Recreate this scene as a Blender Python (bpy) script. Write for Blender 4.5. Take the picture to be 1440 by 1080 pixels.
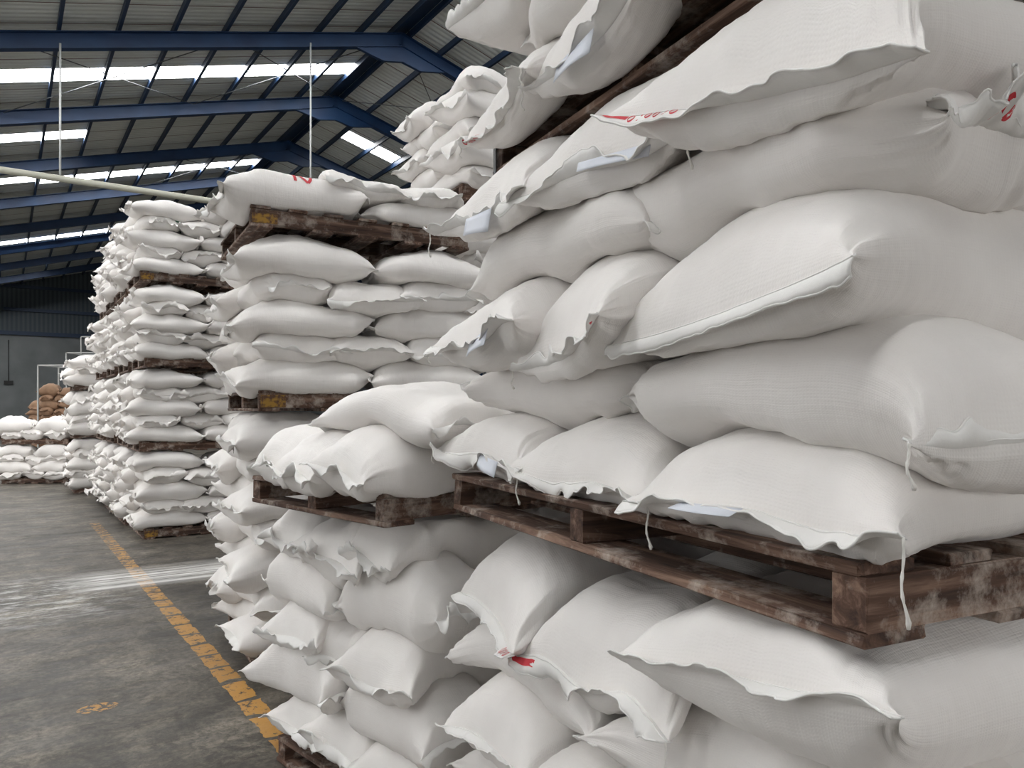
import bpy, bmesh, math, random
import numpy as np
from mathutils import Vector, Matrix

for o in list(bpy.data.objects): bpy.data.objects.remove(o)
SC = bpy.context.scene
COL = SC.collection

# ---------------------------------------------------------------- camera, sky, exposure
F = 1050.0; HOR = 574.0; CH = 1.62          # focal length in px, horizon row, eye height
cam = bpy.data.cameras.new('camera'); co = bpy.data.objects.new('camera', cam); COL.objects.link(co)
cam.sensor_width = 36; cam.lens = 36 * F / 1440; cam.shift_y = (HOR - 540) / 1440
cam.clip_start = 0.05; cam.clip_end = 400
co.location = (0, 0, CH); co.rotation_euler = (math.pi / 2, 0, 0)
SC.camera = co
w = bpy.data.worlds.new('overcast_sky'); SC.world = w; w.use_nodes = True
bg = w.node_tree.nodes['Background']; bg.inputs[0].default_value = (1.0, 0.99, 0.975, 1); bg.inputs[1].default_value = 1.9
SC.view_settings.view_transform = 'Standard'; SC.view_settings.look = 'None'
SC.view_settings.exposure = 0.30; SC.view_settings.gamma = 1; SC.view_settings.use_curve_mapping = False

# hall axes: g across the hall, h along it
HA = math.radians(34.25)
Gx, Gy = math.cos(HA), math.sin(HA)
Hx, Hy = -math.sin(HA), math.cos(HA)
def hall(s, t, z): return Vector((s * Gx + t * Hx, s * Gy + t * Hy, z))
HM = Matrix(((Gx, Hx, 0, 0), (Gy, Hy, 0, 0), (0, 0, 1, 0), (0, 0, 0, 1)))

# ---------------------------------------------------------------- materials
def mat(name, rough=0.7, color=(0.8, 0.8, 0.8)):
    m = bpy.data.materials.new(name); m.use_nodes = True
    b = m.node_tree.nodes['Principled BSDF']
    b.inputs['Roughness'].default_value = rough
    b.inputs['Base Color'].default_value = (*color, 1)
    return m, m.node_tree.nodes, m.node_tree.links, b
def node(N, t, **kw):
    n = N.new(t)
    for k, v in kw.items():
        if k.startswith('i_'):
            key = k[2:]
            n.inputs[int(key) if key.isdigit() else key].default_value = v
        else: setattr(n, k, v)
    return n
def ramp(N, stops):
    r = N.new('ShaderNodeValToRGB'); e = r.color_ramp.elements
    while len(e) < len(stops): e.new(0.5)
    for q, (p, c) in zip(e, stops): q.position = p; q.color = (*c, 1) if len(c) == 3 else c
    return r
def mixc(N, L, fac, a, b, blend='MIX'):
    m = N.new('ShaderNodeMix'); m.data_type = 'RGBA'; m.blend_type = blend
    for sock, v in ((m.inputs[0], fac), (m.inputs[6], a), (m.inputs[7], b)):
        if hasattr(v, 'is_output'): L.new(v, sock)
        elif isinstance(v, (int, float)): sock.default_value = v
        else: sock.default_value = (*v, 1)
    return m.outputs[2]
def mth(N, L, op, a, b=None, c=None):
    m = N.new('ShaderNodeMath'); m.operation = op
    for i, v in enumerate((a, b, c)):
        if v is None: continue
        if hasattr(v, 'is_output'): L.new(v, m.inputs[i])
        else: m.inputs[i].default_value = v
    return m.outputs[0]

def fabric(name, c1, c2, weave=True, rough=0.72):
    m, N, L, b = mat(name, rough)
    tc = N.new('ShaderNodeTexCoord')
    n1 = node(N, 'ShaderNodeTexNoise', i_Scale=5.0, i_Detail=4.0)
    L.new(tc.outputs['Object'], n1.inputs['Vector'])
    r = ramp(N, [(0.35, c1), (0.65, c2)]); L.new(n1.outputs[0], r.inputs[0])
    L.new(r.outputs[0], b.inputs['Base Color'])
    # woven tape texture from the sack's own running coordinates
    uv = N.new('ShaderNodeUVMap')
    w1 = node(N, 'ShaderNodeTexWave', i_Scale=55.0, i_Distortion=0.6); w1.bands_direction = 'X'
    w2 = node(N, 'ShaderNodeTexWave', i_Scale=55.0, i_Distortion=0.6); w2.bands_direction = 'Y'
    L.new(uv.outputs[0], w1.inputs['Vector']); L.new(uv.outputs[0], w2.inputs['Vector'])
    add = mth(N, L, 'MULTIPLY', w1.outputs[1], w2.outputs[1])
    n2 = node(N, 'ShaderNodeTexNoise', i_Scale=24.0, i_Detail=5.0, i_Roughness=0.6)
    L.new(tc.outputs['Object'], n2.inputs['Vector'])
    bp1 = node(N, 'ShaderNodeBump', i_Strength=0.35 if weave else 0.1, i_Distance=0.0008)
    L.new(add, bp1.inputs['Height'])
    bp2 = node(N, 'ShaderNodeBump', i_Strength=0.30, i_Distance=0.006)
    L.new(n2.outputs[0], bp2.inputs['Height']); L.new(bp1.outputs[0], bp2.inputs['Normal'])
    mp = N.new('ShaderNodeMapping'); mp.inputs['Scale'].default_value = (5, 70, 1); L.new(uv.outputs[0], mp.inputs[0])
    n3 = node(N, 'ShaderNodeTexNoise', i_Scale=1.0, i_Detail=4.0, i_Distortion=0.8); L.new(mp.outputs[0], n3.inputs['Vector'])
    mp2 = N.new('ShaderNodeMapping'); mp2.inputs['Scale'].default_value = (60, 5, 1); L.new(uv.outputs[0], mp2.inputs[0])
    n4 = node(N, 'ShaderNodeTexNoise', i_Scale=1.0, i_Detail=4.0, i_Distortion=0.8); L.new(mp2.outputs[0], n4.inputs['Vector'])
    bp3 = node(N, 'ShaderNodeBump', i_Strength=0.22, i_Distance=0.005)
    L.new(mth(N, L, 'ADD', n3.outputs[0], n4.outputs[0]), bp3.inputs['Height']); L.new(bp2.outputs[0], bp3.inputs['Normal'])
    L.new(bp3.outputs[0], b.inputs['Normal'])
    b.inputs['Sheen Weight'].default_value = 0.1
    return m
M = {}
M['sack'] = fabric('white_woven_polypropylene', (0.80, 0.77, 0.745), (0.85, 0.825, 0.80))
M['flap'] = fabric('white_sack_hem', (0.76, 0.75, 0.73), (0.82, 0.81, 0.79), weave=False)
M['brown'] = fabric('brown_jute', (0.20, 0.115, 0.065), (0.29, 0.17, 0.10))
M['thread'] = mat('cotton_thread', 0.9, (0.80, 0.78, 0.74))[0]
M['red'] = mat('red_print', 0.7, (0.60, 0.045, 0.06))[0]
M['ink'] = mat('dark_print', 0.7, (0.05, 0.06, 0.06))[0]
M['green'] = mat('green_print', 0.7, (0.04, 0.14, 0.09))[0]
M['paper'] = mat('paper_label', 0.6, (0.68, 0.71, 0.78))[0]
M['steel'] = mat('grey_painted_steel', 0.5, (0.42, 0.43, 0.42))[0]
M['dark'] = mat('dark_metal', 0.5, (0.02, 0.02, 0.02))[0]
M['pipe'] = mat('cream_pipe', 0.6, (0.36, 0.36, 0.30))[0]
M['conduit'] = mat('white_conduit', 0.5, (0.6, 0.62, 0.62))[0]
M['rod'] = mat('grey_rod', 0.5, (0.10, 0.11, 0.12))[0]

def wood(name, axis, red=1.0):
    m, N, L, b = mat(name, 0.85)
    tc = N.new('ShaderNodeTexCoord'); mp = N.new('ShaderNodeMapping')
    sc = [34, 34, 34]; sc[axis] = 2.5
    mp.inputs['Scale'].default_value = sc
    L.new(tc.outputs['Object'], mp.inputs['Vector'])
    n1 = node(N, 'ShaderNodeTexNoise', i_Scale=1.0, i_Detail=6.0, i_Roughness=0.65, i_Distortion=0.5)
    L.new(mp.outputs[0], n1.inputs['Vector'])
    r = ramp(N, [(0.30, (0.020, 0.011, 0.008)), (0.5, (0.085, 0.045 * red, 0.03)), (0.70, (0.25, 0.16, 0.115))])
    L.new(n1.outputs[0], r.inputs[0])
    n2 = node(N, 'ShaderNodeTexNoise', i_Scale=9.0, i_Detail=8.0, i_Roughness=0.7)
    L.new(tc.outputs['Object'], n2.inputs['Vector'])
    r2 = ramp(N, [(0.50, (0, 0, 0)), (0.66, (0.8, 0.8, 0.8))]); L.new(n2.outputs[0], r2.inputs[0])
    c = mixc(N, L, r2.outputs[0], r.outputs[0], (0.44, 0.38, 0.33))      # flour dust rubbed into the grain
    oi = N.new('ShaderNodeObjectInfo')
    v = node(N, 'ShaderNodeHueSaturation'); L.new(c, v.inputs['Color'])
    L.new(mth(N, L, 'MULTIPLY_ADD', oi.outputs['Random'], 0.5, 0.75), v.inputs['Value'])
    L.new(v.outputs[0], b.inputs['Base Color'])
    bp = node(N, 'ShaderNodeBump', i_Strength=0.6, i_Distance=0.004)
    L.new(n1.outputs[0], bp.inputs['Height']); L.new(bp.outputs[0], b.inputs['Normal'])
    return m
M['wood0'] = wood('pallet_wood_long', 0); M['wood1'] = wood('pallet_wood_cross', 1)
M['yellow'] = None
def patch_yellow():
    m, N, L, b = mat('worn_yellow_paint', 0.8)
    tc = N.new('ShaderNodeTexCoord')
    n = node(N, 'ShaderNodeTexNoise', i_Scale=30.0, i_Detail=5.0); L.new(tc.outputs['Object'], n.inputs['Vector'])
    r = ramp(N, [(0.45, (0.34, 0.19, 0.03)), (0.6, (0.10, 0.05, 0.03))]); L.new(n.outputs[0], r.inputs[0])
    L.new(r.outputs[0], b.inputs['Base Color']); return m
M['yellow'] = patch_yellow()

def steel_blue():
    m, N, L, b = mat('blue_painted_steel', 0.5)
    tc = N.new('ShaderNodeTexCoord')
    n = node(N, 'ShaderNodeTexNoise', i_Scale=1.5, i_Detail=6.0); L.new(tc.outputs['Object'], n.inputs['Vector'])
    r = ramp(N, [(0.3, (0.005, 0.028, 0.09)), (0.7, (0.011, 0.050, 0.14))]); L.new(n.outputs[0], r.inputs[0])
    L.new(r.outputs[0], b.inputs['Base Color']); return m
M['blue'] = steel_blue()
def purlin_mat():
    return mat('dark_blue_purlin_steel', 0.5, (0.010, 0.030, 0.075))[0]
M['purlin'] = purlin_mat()

def roof_mat():
    m, N, L, b = mat('corrugated_roof_sheet', 0.55)
    tc = N.new('ShaderNodeTexCoord'); sx = N.new('ShaderNodeSeparateXYZ'); L.new(tc.outputs['Object'], sx.inputs[0])
    y = sx.outputs[1]
    wv = mth(N, L, 'SINE', mth(N, L, 'MULTIPLY', y, 2 * math.pi / 0.19))
    rib = mth(N, L, 'MULTIPLY_ADD', wv, 0.5, 0.5)
    lap = mth(N, L, 'GREATER_THAN', mth(N, L, 'FRACT', mth(N, L, 'DIVIDE', y, 0.98)), 0.965)
    n = node(N, 'ShaderNodeTexNoise', i_Scale=0.9, i_Detail=6.0); L.new(tc.outputs['Object'], n.inputs['Vector'])
    r = ramp(N, [(0.3, (0.80, 0.86, 0.83)), (0.7, (0.88, 0.93, 0.91))]); L.new(n.outputs[0], r.inputs[0])
    c = mixc(N, L, mth(N, L, 'MULTIPLY', rib, 0.18), r.outputs[0], (0.42, 0.45, 0.43))
    c = mixc(N, L, lap, c, (0.16, 0.09, 0.09))
    L.new(c, b.inputs['Base Color'])
    bp = node(N, 'ShaderNodeBump', i_Strength=0.5, i_Distance=0.03); L.new(wv, bp.inputs['Height'])
    L.new(bp.outputs[0], b.inputs['Normal'])
    return m
M['roof'] = roof_mat()
def clad_mat():
    m, N, L, b = mat('dark_corrugated_cladding', 0.6)
    tc = N.new('ShaderNodeTexCoord'); sx = N.new('ShaderNodeSeparateXYZ'); L.new(tc.outputs['Object'], sx.inputs[0])
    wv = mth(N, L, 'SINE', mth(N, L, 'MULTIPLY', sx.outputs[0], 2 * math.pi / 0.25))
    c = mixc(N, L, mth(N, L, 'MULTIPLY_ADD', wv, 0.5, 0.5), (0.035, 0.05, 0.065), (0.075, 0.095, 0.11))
    L.new(c, b.inputs['Base Color']); return m
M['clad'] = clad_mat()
def plaster():
    m, N, L, b = mat('grey_wall_paint', 0.85)
    tc = N.new('ShaderNodeTexCoord')
    n = node(N, 'ShaderNodeTexNoise', i_Scale=0.8, i_Detail=8.0); L.new(tc.outputs['Object'], n.inputs['Vector'])
    r = ramp(N, [(0.3, (0.17, 0.185, 0.19)), (0.7, (0.24, 0.255, 0.26))]); L.new(n.outputs[0], r.inputs[0])
    L.new(r.outputs[0], b.inputs['Base Color']); return m
M['wall'] = plaster()
def skylight():
    m, N, L, b = mat('translucent_skylight', 0.5, (0.9, 0.93, 0.95))
    b.inputs['Emission Color'].default_value = (1.0, 0.995, 0.98, 1); b.inputs['Emission Strength'].default_value = 14.0
    return m
M['sky'] = skylight()

def floor_mat():
    m, N, L, b = mat('worn_concrete_floor', 0.55)
    tc = N.new('ShaderNodeTexCoord'); sx = N.new('ShaderNodeSeparateXYZ'); L.new(tc.outputs['Object'], sx.inputs[0])
    x, y = sx.outputs[0], sx.outputs[1]
    def noise(scale, det=6.0, rough=0.6, dist=0.0, st=None):
        n = node(N, 'ShaderNodeTexNoise', i_Scale=scale, i_Detail=det, i_Roughness=rough, i_Distortion=dist)
        if st:
            mp = N.new('ShaderNodeMapping'); mp.inputs['Scale'].default_value = st
            L.new(tc.outputs['Object'], mp.inputs[0]); L.new(mp.outputs[0], n.inputs['Vector'])
        else: L.new(tc.outputs['Object'], n.inputs['Vector'])
        return n.outputs[0]
    a = noise(1.1, 8.0, 0.65)
    r = ramp(N, [(0.36, (0.066, 0.057, 0.045)), (0.5, (0.150, 0.131, 0.105)), (0.64, (0.26, 0.23, 0.187))]); L.new(a, r.inputs[0])
    c = r.outputs[0]
    a2 = noise(1.0, 8.0, 0.75, 0.15, (1.2, 6.0, 1))                       # scrubbed streaks across the aisle
    r2 = ramp(N, [(0.40, (0.45, 0.45, 0.45)), (0.6, (1.12, 1.12, 1.1))]); L.new(a2, r2.inputs[0])
    c = mixc(N, L, 0.8, c, r2.outputs[0], 'MULTIPLY')
    a3 = noise(3.2, 12.0, 0.85, 0.4)                                      # dark tyre marks and scratches
    r3 = ramp(N, [(0.42, (0.28, 0.28, 0.28)), (0.56, (1, 1, 1))]); L.new(a3, r3.inputs[0])
    c = mixc(N, L, 0.85, c, r3.outputs[0], 'MULTIPLY')
    vo = node(N, 'ShaderNodeTexVoronoi', i_Scale=2.2); vo.feature = 'DISTANCE_TO_EDGE'
    L.new(tc.outputs['Object'], vo.inputs['Vector'])
    a4 = noise(26.0, 6.0, 0.75); r4 = ramp(N, [(0.40, (0.5, 0.5, 0.5)), (0.60, (1.25, 1.25, 1.25))]); L.new(a4, r4.inputs[0])
    c = mixc(N, L, 0.75, c, r4.outputs[0], 'MULTIPLY')
    v2 = node(N, 'ShaderNodeTexVoronoi', i_Scale=3.5, i_Randomness=1.0); v2.feature = 'DISTANCE_TO_EDGE'
    nd = node(N, 'ShaderNodeTexNoise', i_Scale=6.0, i_Detail=4.0); L.new(tc.outputs['Object'], nd.inputs['Vector'])
    wv_ = N.new('ShaderNodeVectorMath'); wv_.operation = 'MULTIPLY_ADD'; wv_.inputs[1].default_value = (.35, .35, .35); L.new(nd.outputs[1], wv_.inputs[0]); L.new(tc.outputs['Object'], wv_.inputs[2])
    L.new(wv_.outputs[0], v2.inputs['Vector'])
    crk = mth(N, L, 'MULTIPLY', mth(N, L, 'LESS_THAN', v2.outputs[0], 0.018), mth(N, L, 'GREATER_THAN', noise(2.3, 3.0), 0.52))
    c = mixc(N, L, mth(N, L, 'MULTIPLY', crk, 0.35), c, (0.03, 0.028, 0.025))
    # yellow lane line in worn dabs
    wob = mth(N, L, 'MULTIPLY_ADD', noise(9.0, 3.0), 0.05, -0.025)
    dx = mth(N, L, 'ABSOLUTE', mth(N, L, 'ADD', mth(N, L, 'SUBTRACT', mth(N, L, 'MULTIPLY_ADD', y, .0083, x), 1.155), wob))
    line = mth(N, L, 'LESS_THAN', dx, 0.062)
    fy = mth(N, L, 'FRACT', mth(N, L, 'ADD', mth(N, L, 'DIVIDE', y, 0.29), mth(N, L, 'MULTIPLY', noise(3.0, 2.0), 0.6)))
    gap = mth(N, L, 'GREATER_THAN', fy, mth(N, L, 'MULTIPLY_ADD', noise(2.2, 1.0), 0.45, -0.09))
    near = mth(N, L, 'LESS_THAN', y, 12.0)
    wear = mth(N, L, 'GREATER_THAN', noise(14.0, 9.0, 0.8), mth(N, L, 'MULTIPLY_ADD', y, 0.012, 0.385))
    msk = mth(N, L, 'MULTIPLY', mth(N, L, 'MULTIPLY', line, gap), mth(N, L, 'MULTIPLY', wear, near))
    msk = mth(N, L, 'MULTIPLY', msk, 0.8)
    # small stray dab of paint
    ex = mth(N, L, 'SUBTRACT', x, 0.42); ey = mth(N, L, 'SUBTRACT', y, 4.60)
    rr = mth(N, L, 'ADD', mth(N, L, 'MULTIPLY', mth(N, L, 'MULTIPLY', ex, ex), 1.0), mth(N, L, 'MULTIPLY', mth(N, L, 'MULTIPLY', ey, ey), 2.2))
    dab = mth(N, L, 'MULTIPLY', mth(N, L, 'LESS_THAN', rr, 0.010), mth(N, L, 'GREATER_THAN', noise(30.0, 5.0), 0.5))
    c = mixc(N, L, mth(N, L, 'MAXIMUM', msk, mth(N, L, 'MULTIPLY', dab, 0.8)), c, (0.50, 0.25, 0.045))
    # spilled flour: one smear across the aisle, thinner tracks to its left
    def band(v, c0, hw, soft):
        d = mth(N, L, 'ABSOLUTE', mth(N, L, 'SUBTRACT', v, c0))
        mr = N.new('ShaderNodeMapRange'); mr.inputs[1].default_value = hw; mr.inputs[2].default_value = hw + soft
        mr.inputs[3].default_value = 1; mr.inputs[4].default_value = 0; L.new(d, mr.inputs[0]); return mr.outputs[0]
    st = noise(1.0, 7.0, 0.7, 0.3, (1.0, 16.0, 1)); rs = ramp(N, [(0.38, (0, 0, 0)), (0.60, (1, 1, 1))]); L.new(st, rs.inputs[0])
    p1 = mth(N, L, 'MULTIPLY', mth(N, L, 'MULTIPLY', band(y, 7.95, 0.12, 0.42), band(x, 1.7, 0.95, 0.35)), rs.outputs[0])
    p1 = mth(N, L, 'MAXIMUM', p1, mth(N, L, 'MULTIPLY', mth(N, L, 'MULTIPLY', band(y, 7.62, 0.03, 0.03), band(x, 1.6, 0.9, 0.3)), 0.75))
    st2 = noise(2.0, 9.0, 0.8, 0.15, (1.5, 4, 1)); rs2 = ramp(N, [(0.48, (0, 0, 0)), (0.66, (0.8, 0.8, 0.8))]); L.new(st2, rs2.inputs[0])
    p2 = mth(N, L, 'MULTIPLY', mth(N, L, 'MULTIPLY', band(y, 7.5, 0.45, 0.7), band(x, -0.1, 0.6, 0.7)), rs2.outputs[0])
    pw = mth(N, L, 'MAXIMUM', p1, p2)
    c = mixc(N, L, mth(N, L, 'MULTIPLY', pw, 0.95), c, (0.78, 0.77, 0.75))
    L.new(c, b.inputs['Base Color'])
    rg = ramp(N, [(0.3, (0.38, 0.38, 0.38)), (0.7, (0.7, 0.7, 0.7))]); L.new(a2, rg.inputs[0]); L.new(rg.outputs[0], b.inputs['Roughness'])
    bp = node(N, 'ShaderNodeBump', i_Strength=0.3, i_Distance=0.004); L.new(a4, bp.inputs['Height']); L.new(bp.outputs[0], b.inputs['Normal'])
    return m
M['floor'] = floor_mat()

# ---------------------------------------------------------------- helpers
def link(name, me, m=None, parent=None):
    o = bpy.data.objects.new(name, me); COL.objects.link(o)
    if m is not None:
        me.materials.clear(); me.materials.append(m)
    if parent: o.parent = parent
    return o
def tag(o, label=None, cat=None, group=None, kind=None):
    if label: o['label'] = label
    if cat: o['category'] = cat
    if group: o['group'] = group
    if kind: o['kind'] = kind
    return o
def box_bm(bm, x0, x1, y0, y1, z0, z1, mtx=None, bev=0.0):
    r = bmesh.ops.create_cube(bm, size=1)
    S = Matrix.Translation(((x0 + x1) / 2, (y0 + y1) / 2, (z0 + z1) / 2)) @ Matrix.Diagonal((x1 - x0, y1 - y0, z1 - z0, 1))
    bmesh.ops.transform(bm, matrix=(mtx @ S) if mtx else S, verts=r['verts'])
    if bev:
        es = set(e for v in r['verts'] for e in v.link_edges)
        bmesh.ops.bevel(bm, geom=list(es), offset=bev, segments=1, affect='EDGES')
def bm_obj(name, bm, m, parent=None, mtx=None, smooth=False):
    me = bpy.data.meshes.new(name); bm.to_mesh(me); bm.free()
    if smooth: me.polygons.foreach_set('use_smooth', [True] * len(me.polygons))
    o = link(name, me, m, parent)
    if mtx is not None: o.matrix_world = mtx
    return o
def tube_mesh(pts, r, n=6, caps=True, verts=None, faces=None):
    V = [] if verts is None else verts; Fc = [] if faces is None else faces
    base = len(V); P = [Vector(p) for p in pts]
    for i, p in enumerate(P):
        d = (P[min(i + 1, len(P) - 1)] - P[max(i - 1, 0)]).normalized()
        u = d.orthogonal() if abs(d.z) > 0.9 else d.cross(Vector((0, 0, 1)))
        if abs(d.z) > 0.9: u = Vector((1, 0, 0)) - d * d.x
        u.normalize(); v = d.cross(u)
        rr = r[i] if hasattr(r, '__len__') else r
        for k in range(n):
            a = 2 * math.pi * k / n
            V.append(tuple(p + u * math.cos(a) * rr + v * math.sin(a) * rr))
    for i in range(len(P) - 1):
        for k in range(n):
            a = base + i * n + k; b_ = base + i * n + (k + 1) % n
            Fc.append((a, b_, b_ + n, a + n))
    if caps:
        Fc.append(tuple(base + k for k in range(n))[::-1]); Fc.append(tuple(base + (len(P) - 1) * n + k for k in range(n)))
    return V, Fc
def tube_obj(name, pts, r, m, n=8, parent=None):
    P = [Vector(p) for p in pts]
    org = P[0].copy() if parent is None else Vector((0, 0, 0))
    V, Fc = tube_mesh([p - org for p in P], r, n)
    me = bpy.data.meshes.new(name); me.from_pydata(V, [], Fc)
    me.polygons.foreach_set('use_smooth', [True] * len(me.polygons))
    o = link(name, me, m, parent); o.location = org
    return o

# ---------------------------------------------------------------- the hall
SR, ZR, SL = 9.0, CH + 10.23, 0.277              # ridge offset, top of rafter at ridge, slope
def ztop(s): return ZR - SL * abs(s - SR)
S0, S1, T0, T1 = -9.0, 27.0, -12.0, 58.0

def struct(name, bm, m, mtx=HM):
    return tag(bm_obj(name, bm, m, None, mtx), kind='structure')
bm = bmesh.new(); box_bm(bm, S0 - 8, S1, T0 - 10, T1, -0.2, 0); struct('floor', bm, M['floor'])
# end wall: rendered block wall below, dark sheeting above
bm = bmesh.new(); box_bm(bm, S0, S1, T1, T1 + 0.3, 0, 6.4); struct('wall_back', bm, M['wall'])
bm = bmesh.new()
vs = [bm.verts.new(p) for p in ((S0, T1 - .02, 6.4), (S1, T1 - .02, 6.4), (S1, T1 - .02, ztop(S1) + .2), (SR, T1 - .02, ZR + .2), (S0, T1 - .02, ztop(S0) + .2))]
f = bm.faces.new(vs); e = bmesh.ops.extrude_face_region(bm, geom=[f])
bmesh.ops.translate(bm, verts=[v for v in e['geom'] if isinstance(v, bmesh.types.BMVert)], vec=(0, .2, 0))
bmesh.ops.recalc_face_normals(bm, faces=bm.faces)
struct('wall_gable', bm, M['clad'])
bm = bmesh.new(); box_bm(bm, S1, S1 + .3, T0, T1, 0, ztop(S1) + .2); struct('wall_right', bm, M['wall'])
bm = bmesh.new()
for (a, b_, z0, z1) in ((24, T1, 0, 6.1), (T0, 24, 5.2, 6.1), (T0, 3, 0, 5.2), (12, 14, 0, 5.2), (T0, T1, 6.1, ztop(S0) + .2)): box_bm(bm, S0 - .3, S0, a, b_, z0, z1)
struct('wall_left', bm, M['wall'])  # unseen side wall; its openings are laid out for the daylight they let in
bm = bmesh.new(); box_bm(bm, S0, S1, T0 - .3, T0, 5.0, 10.5); box_bm(bm, 14, S1, T0 - .3, T0, 0, 5.0); struct('wall_front', bm, M['clad'])  # unseen wall behind the camera; opening added to light the near stacks

def slab_matrix(sa, sb):
    # local x runs along the slope from sa to sb, y along the hall
    za, zb = ztop(sa) + .2, ztop(sb) + .2
    ln = math.hypot(sb - sa, zb - za); c, s = (sb - sa) / ln, (zb - za) / ln
    m = Matrix(((c, 0, -s, sa), (0, 1, 0, 0), (s, 0, c, za), (0, 0, 0, 1)))
    return HM @ m, ln
ML, LL = slab_matrix(S0 - .5, SR)
MR, LR = slab_matrix(SR, S1 + .5)
k_l = LL / (SR - S0 + .5); k_r = LR / (S1 + .5 - SR)
# skylights (s0, s1, t centre, width, side)
SKY = [(-9, 8.72, 21.6, .85, 'L'), (-9, 2.10, 26.6, .8, 'L'), (-9, 1.0, 31.6, .8, 'L'), (1.1, 8.72, 32.0, .85, 'L'), (-9, 5.5, 43.5, .85, 'L'),
       (-9, 2.2, 51.0, .85, 'L'), (-9, 8.7, 9.0, .85, 'L'), (-9, 8.7, -1.5, .85, 'L'), (-9, 8.7, 15.6, .85, 'L'), (-9, 8.7, 3.5, .85, 'L'),
       (10.3, 12.4, 26.1, .8, 'R'), (9.6, 13.6, 15.9, .8, 'R'), (10.3, 16, 4.0, .8, 'R'), (10.3, 20, 37, .8, 'R')]
def roof_side(name, MM, s0, s1, k, skys):
    bm = bmesh.new()
    X = sorted(set([s0, s1] + [a for q in skys for a in q[:2]])); Y = sorted(set([T0, T1] + [q[2] + d * q[3] / 2 for q in skys for d in (-1, 1)]))
    for i in range(len(X) - 1):
        for j in range(len(Y) - 1):
            mx, my = (X[i] + X[i + 1]) / 2, (Y[j] + Y[j + 1]) / 2
            if any(q[0] < mx < q[1] and abs(my - q[2]) < q[3] / 2 for q in skys): continue
            box_bm(bm, (X[i] - s0) * k, (X[i + 1] - s0) * k, Y[j], Y[j + 1], 0, .05)
    struct(name, bm, M['roof'], MM)
SKL = [q for q in SKY if q[4] == 'L']; SKR = [q for q in SKY if q[4] == 'R']
roof_side('ceiling', ML, S0 - .5, SR, k_l, SKL)
roof_side('ceiling', MR, SR, S1 + .5, k_r, SKR)
for i, q in enumerate(SKY):
    s0, k, MM = (S0 - .5, k_l, ML) if q[4] == 'L' else (SR, k_r, MR)
    bm = bmesh.new(); box_bm(bm, (q[0] - s0) * k, (q[1] - s0) * k, q[2] - q[3] / 2, q[2] + q[3] / 2, .01, .03)
    struct('window_%d' % (i + 1), bm, M['sky'], MM)
nt = 0
def trim(bm, m, mtx=HM):
    global nt; nt += 1
    return struct('trim_%d' % nt, bm, m, mtx)
def ibeam(bm, pa, pb, hgt, wid, up=None):
    pa, pb = Vector(pa), Vector(pb); d = (pb - pa); ln = d.length; d.normalize()
    side = Vector((0, 1, 0)); upv = d.cross(side); upv = upv if upv.z > 0 else -upv
    m = Matrix(((d.x, side.x, upv.x, pa.x), (d.y, side.y, upv.y, pa.y), (d.z, side.z, upv.z, pa.z), (0, 0, 0, 1)))
    box_bm(bm, 0, ln, -wid / 2, wid / 2, -.018, 0, m); box_bm(bm, 0, ln, -wid / 2, wid / 2, -hgt, -hgt + .018, m)
    box_bm(bm, 0, ln, -.008, .008, -hgt, 0, m)
FR = [18.57 + 4.95 * k for k in range(-5, 8)]
for t in FR:                                       # portal frames: rafters meeting at a deeper knee under the ridge
    bm = bmesh.new()
    for sg in (-1, 1):
        e0 = SR + sg * 18
        ibeam(bm, (SR, t, ZR), (e0, t, ztop(e0)), .36, .2)
        # haunch
        vs = []
        for yy in (t - .05, t + .05):
            vs.append([bm.verts.new(p) for p in ((SR, yy, ZR - .36), (SR, yy, ZR - .78), (SR + sg * .55, yy, ztop(SR + .55) - .74), (SR + sg * 1.35, yy, ztop(SR + 1.35) - .36))])
        a, b_ = vs
        bm.faces.new(a); bm.faces.new(b_[::-1])
        for i in range(4): bm.faces.new((a[i], b_[i], b_[(i + 1) % 4], a[(i + 1) % 4]))
        box_bm(bm, min(e0, e0 - sg * .4), max(e0, e0 - sg * .4), t - .1, t + .1, 0, ztop(e0) - .05)
    bmesh.ops.recalc_face_normals(bm, faces=bm.faces)
    trim(bm, M['blue'])
PU = [0.975 + 1.14 * k for k in range(-8, 7)]
for s in PU + [18 - p for p in PU] + [8.76, 9.24]:
    bm = bmesh.new(); z = ztop(s) + .02
    box_bm(bm, s - .035, s + .035, T0, T1 - .05, z, z + .17)
    trim(bm, M['purlin'])
bm = bmesh.new(); box_bm(bm, SR - .2, SR + .2, T0, T1 - .05, ZR + .13, ZR + .16); trim(bm, M['purlin'])
for sa, sb in ((S0, S1),):
    for z, hh in ((6.35, .25), (7.9, .2), (9.4, .2)):
        bm = bmesh.new(); box_bm(bm, sa if z < 7 else 0, sb if z < 7 else 18, T1 - .2, T1 - .05, z, z + hh); trim(bm, M['purlin'])
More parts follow.
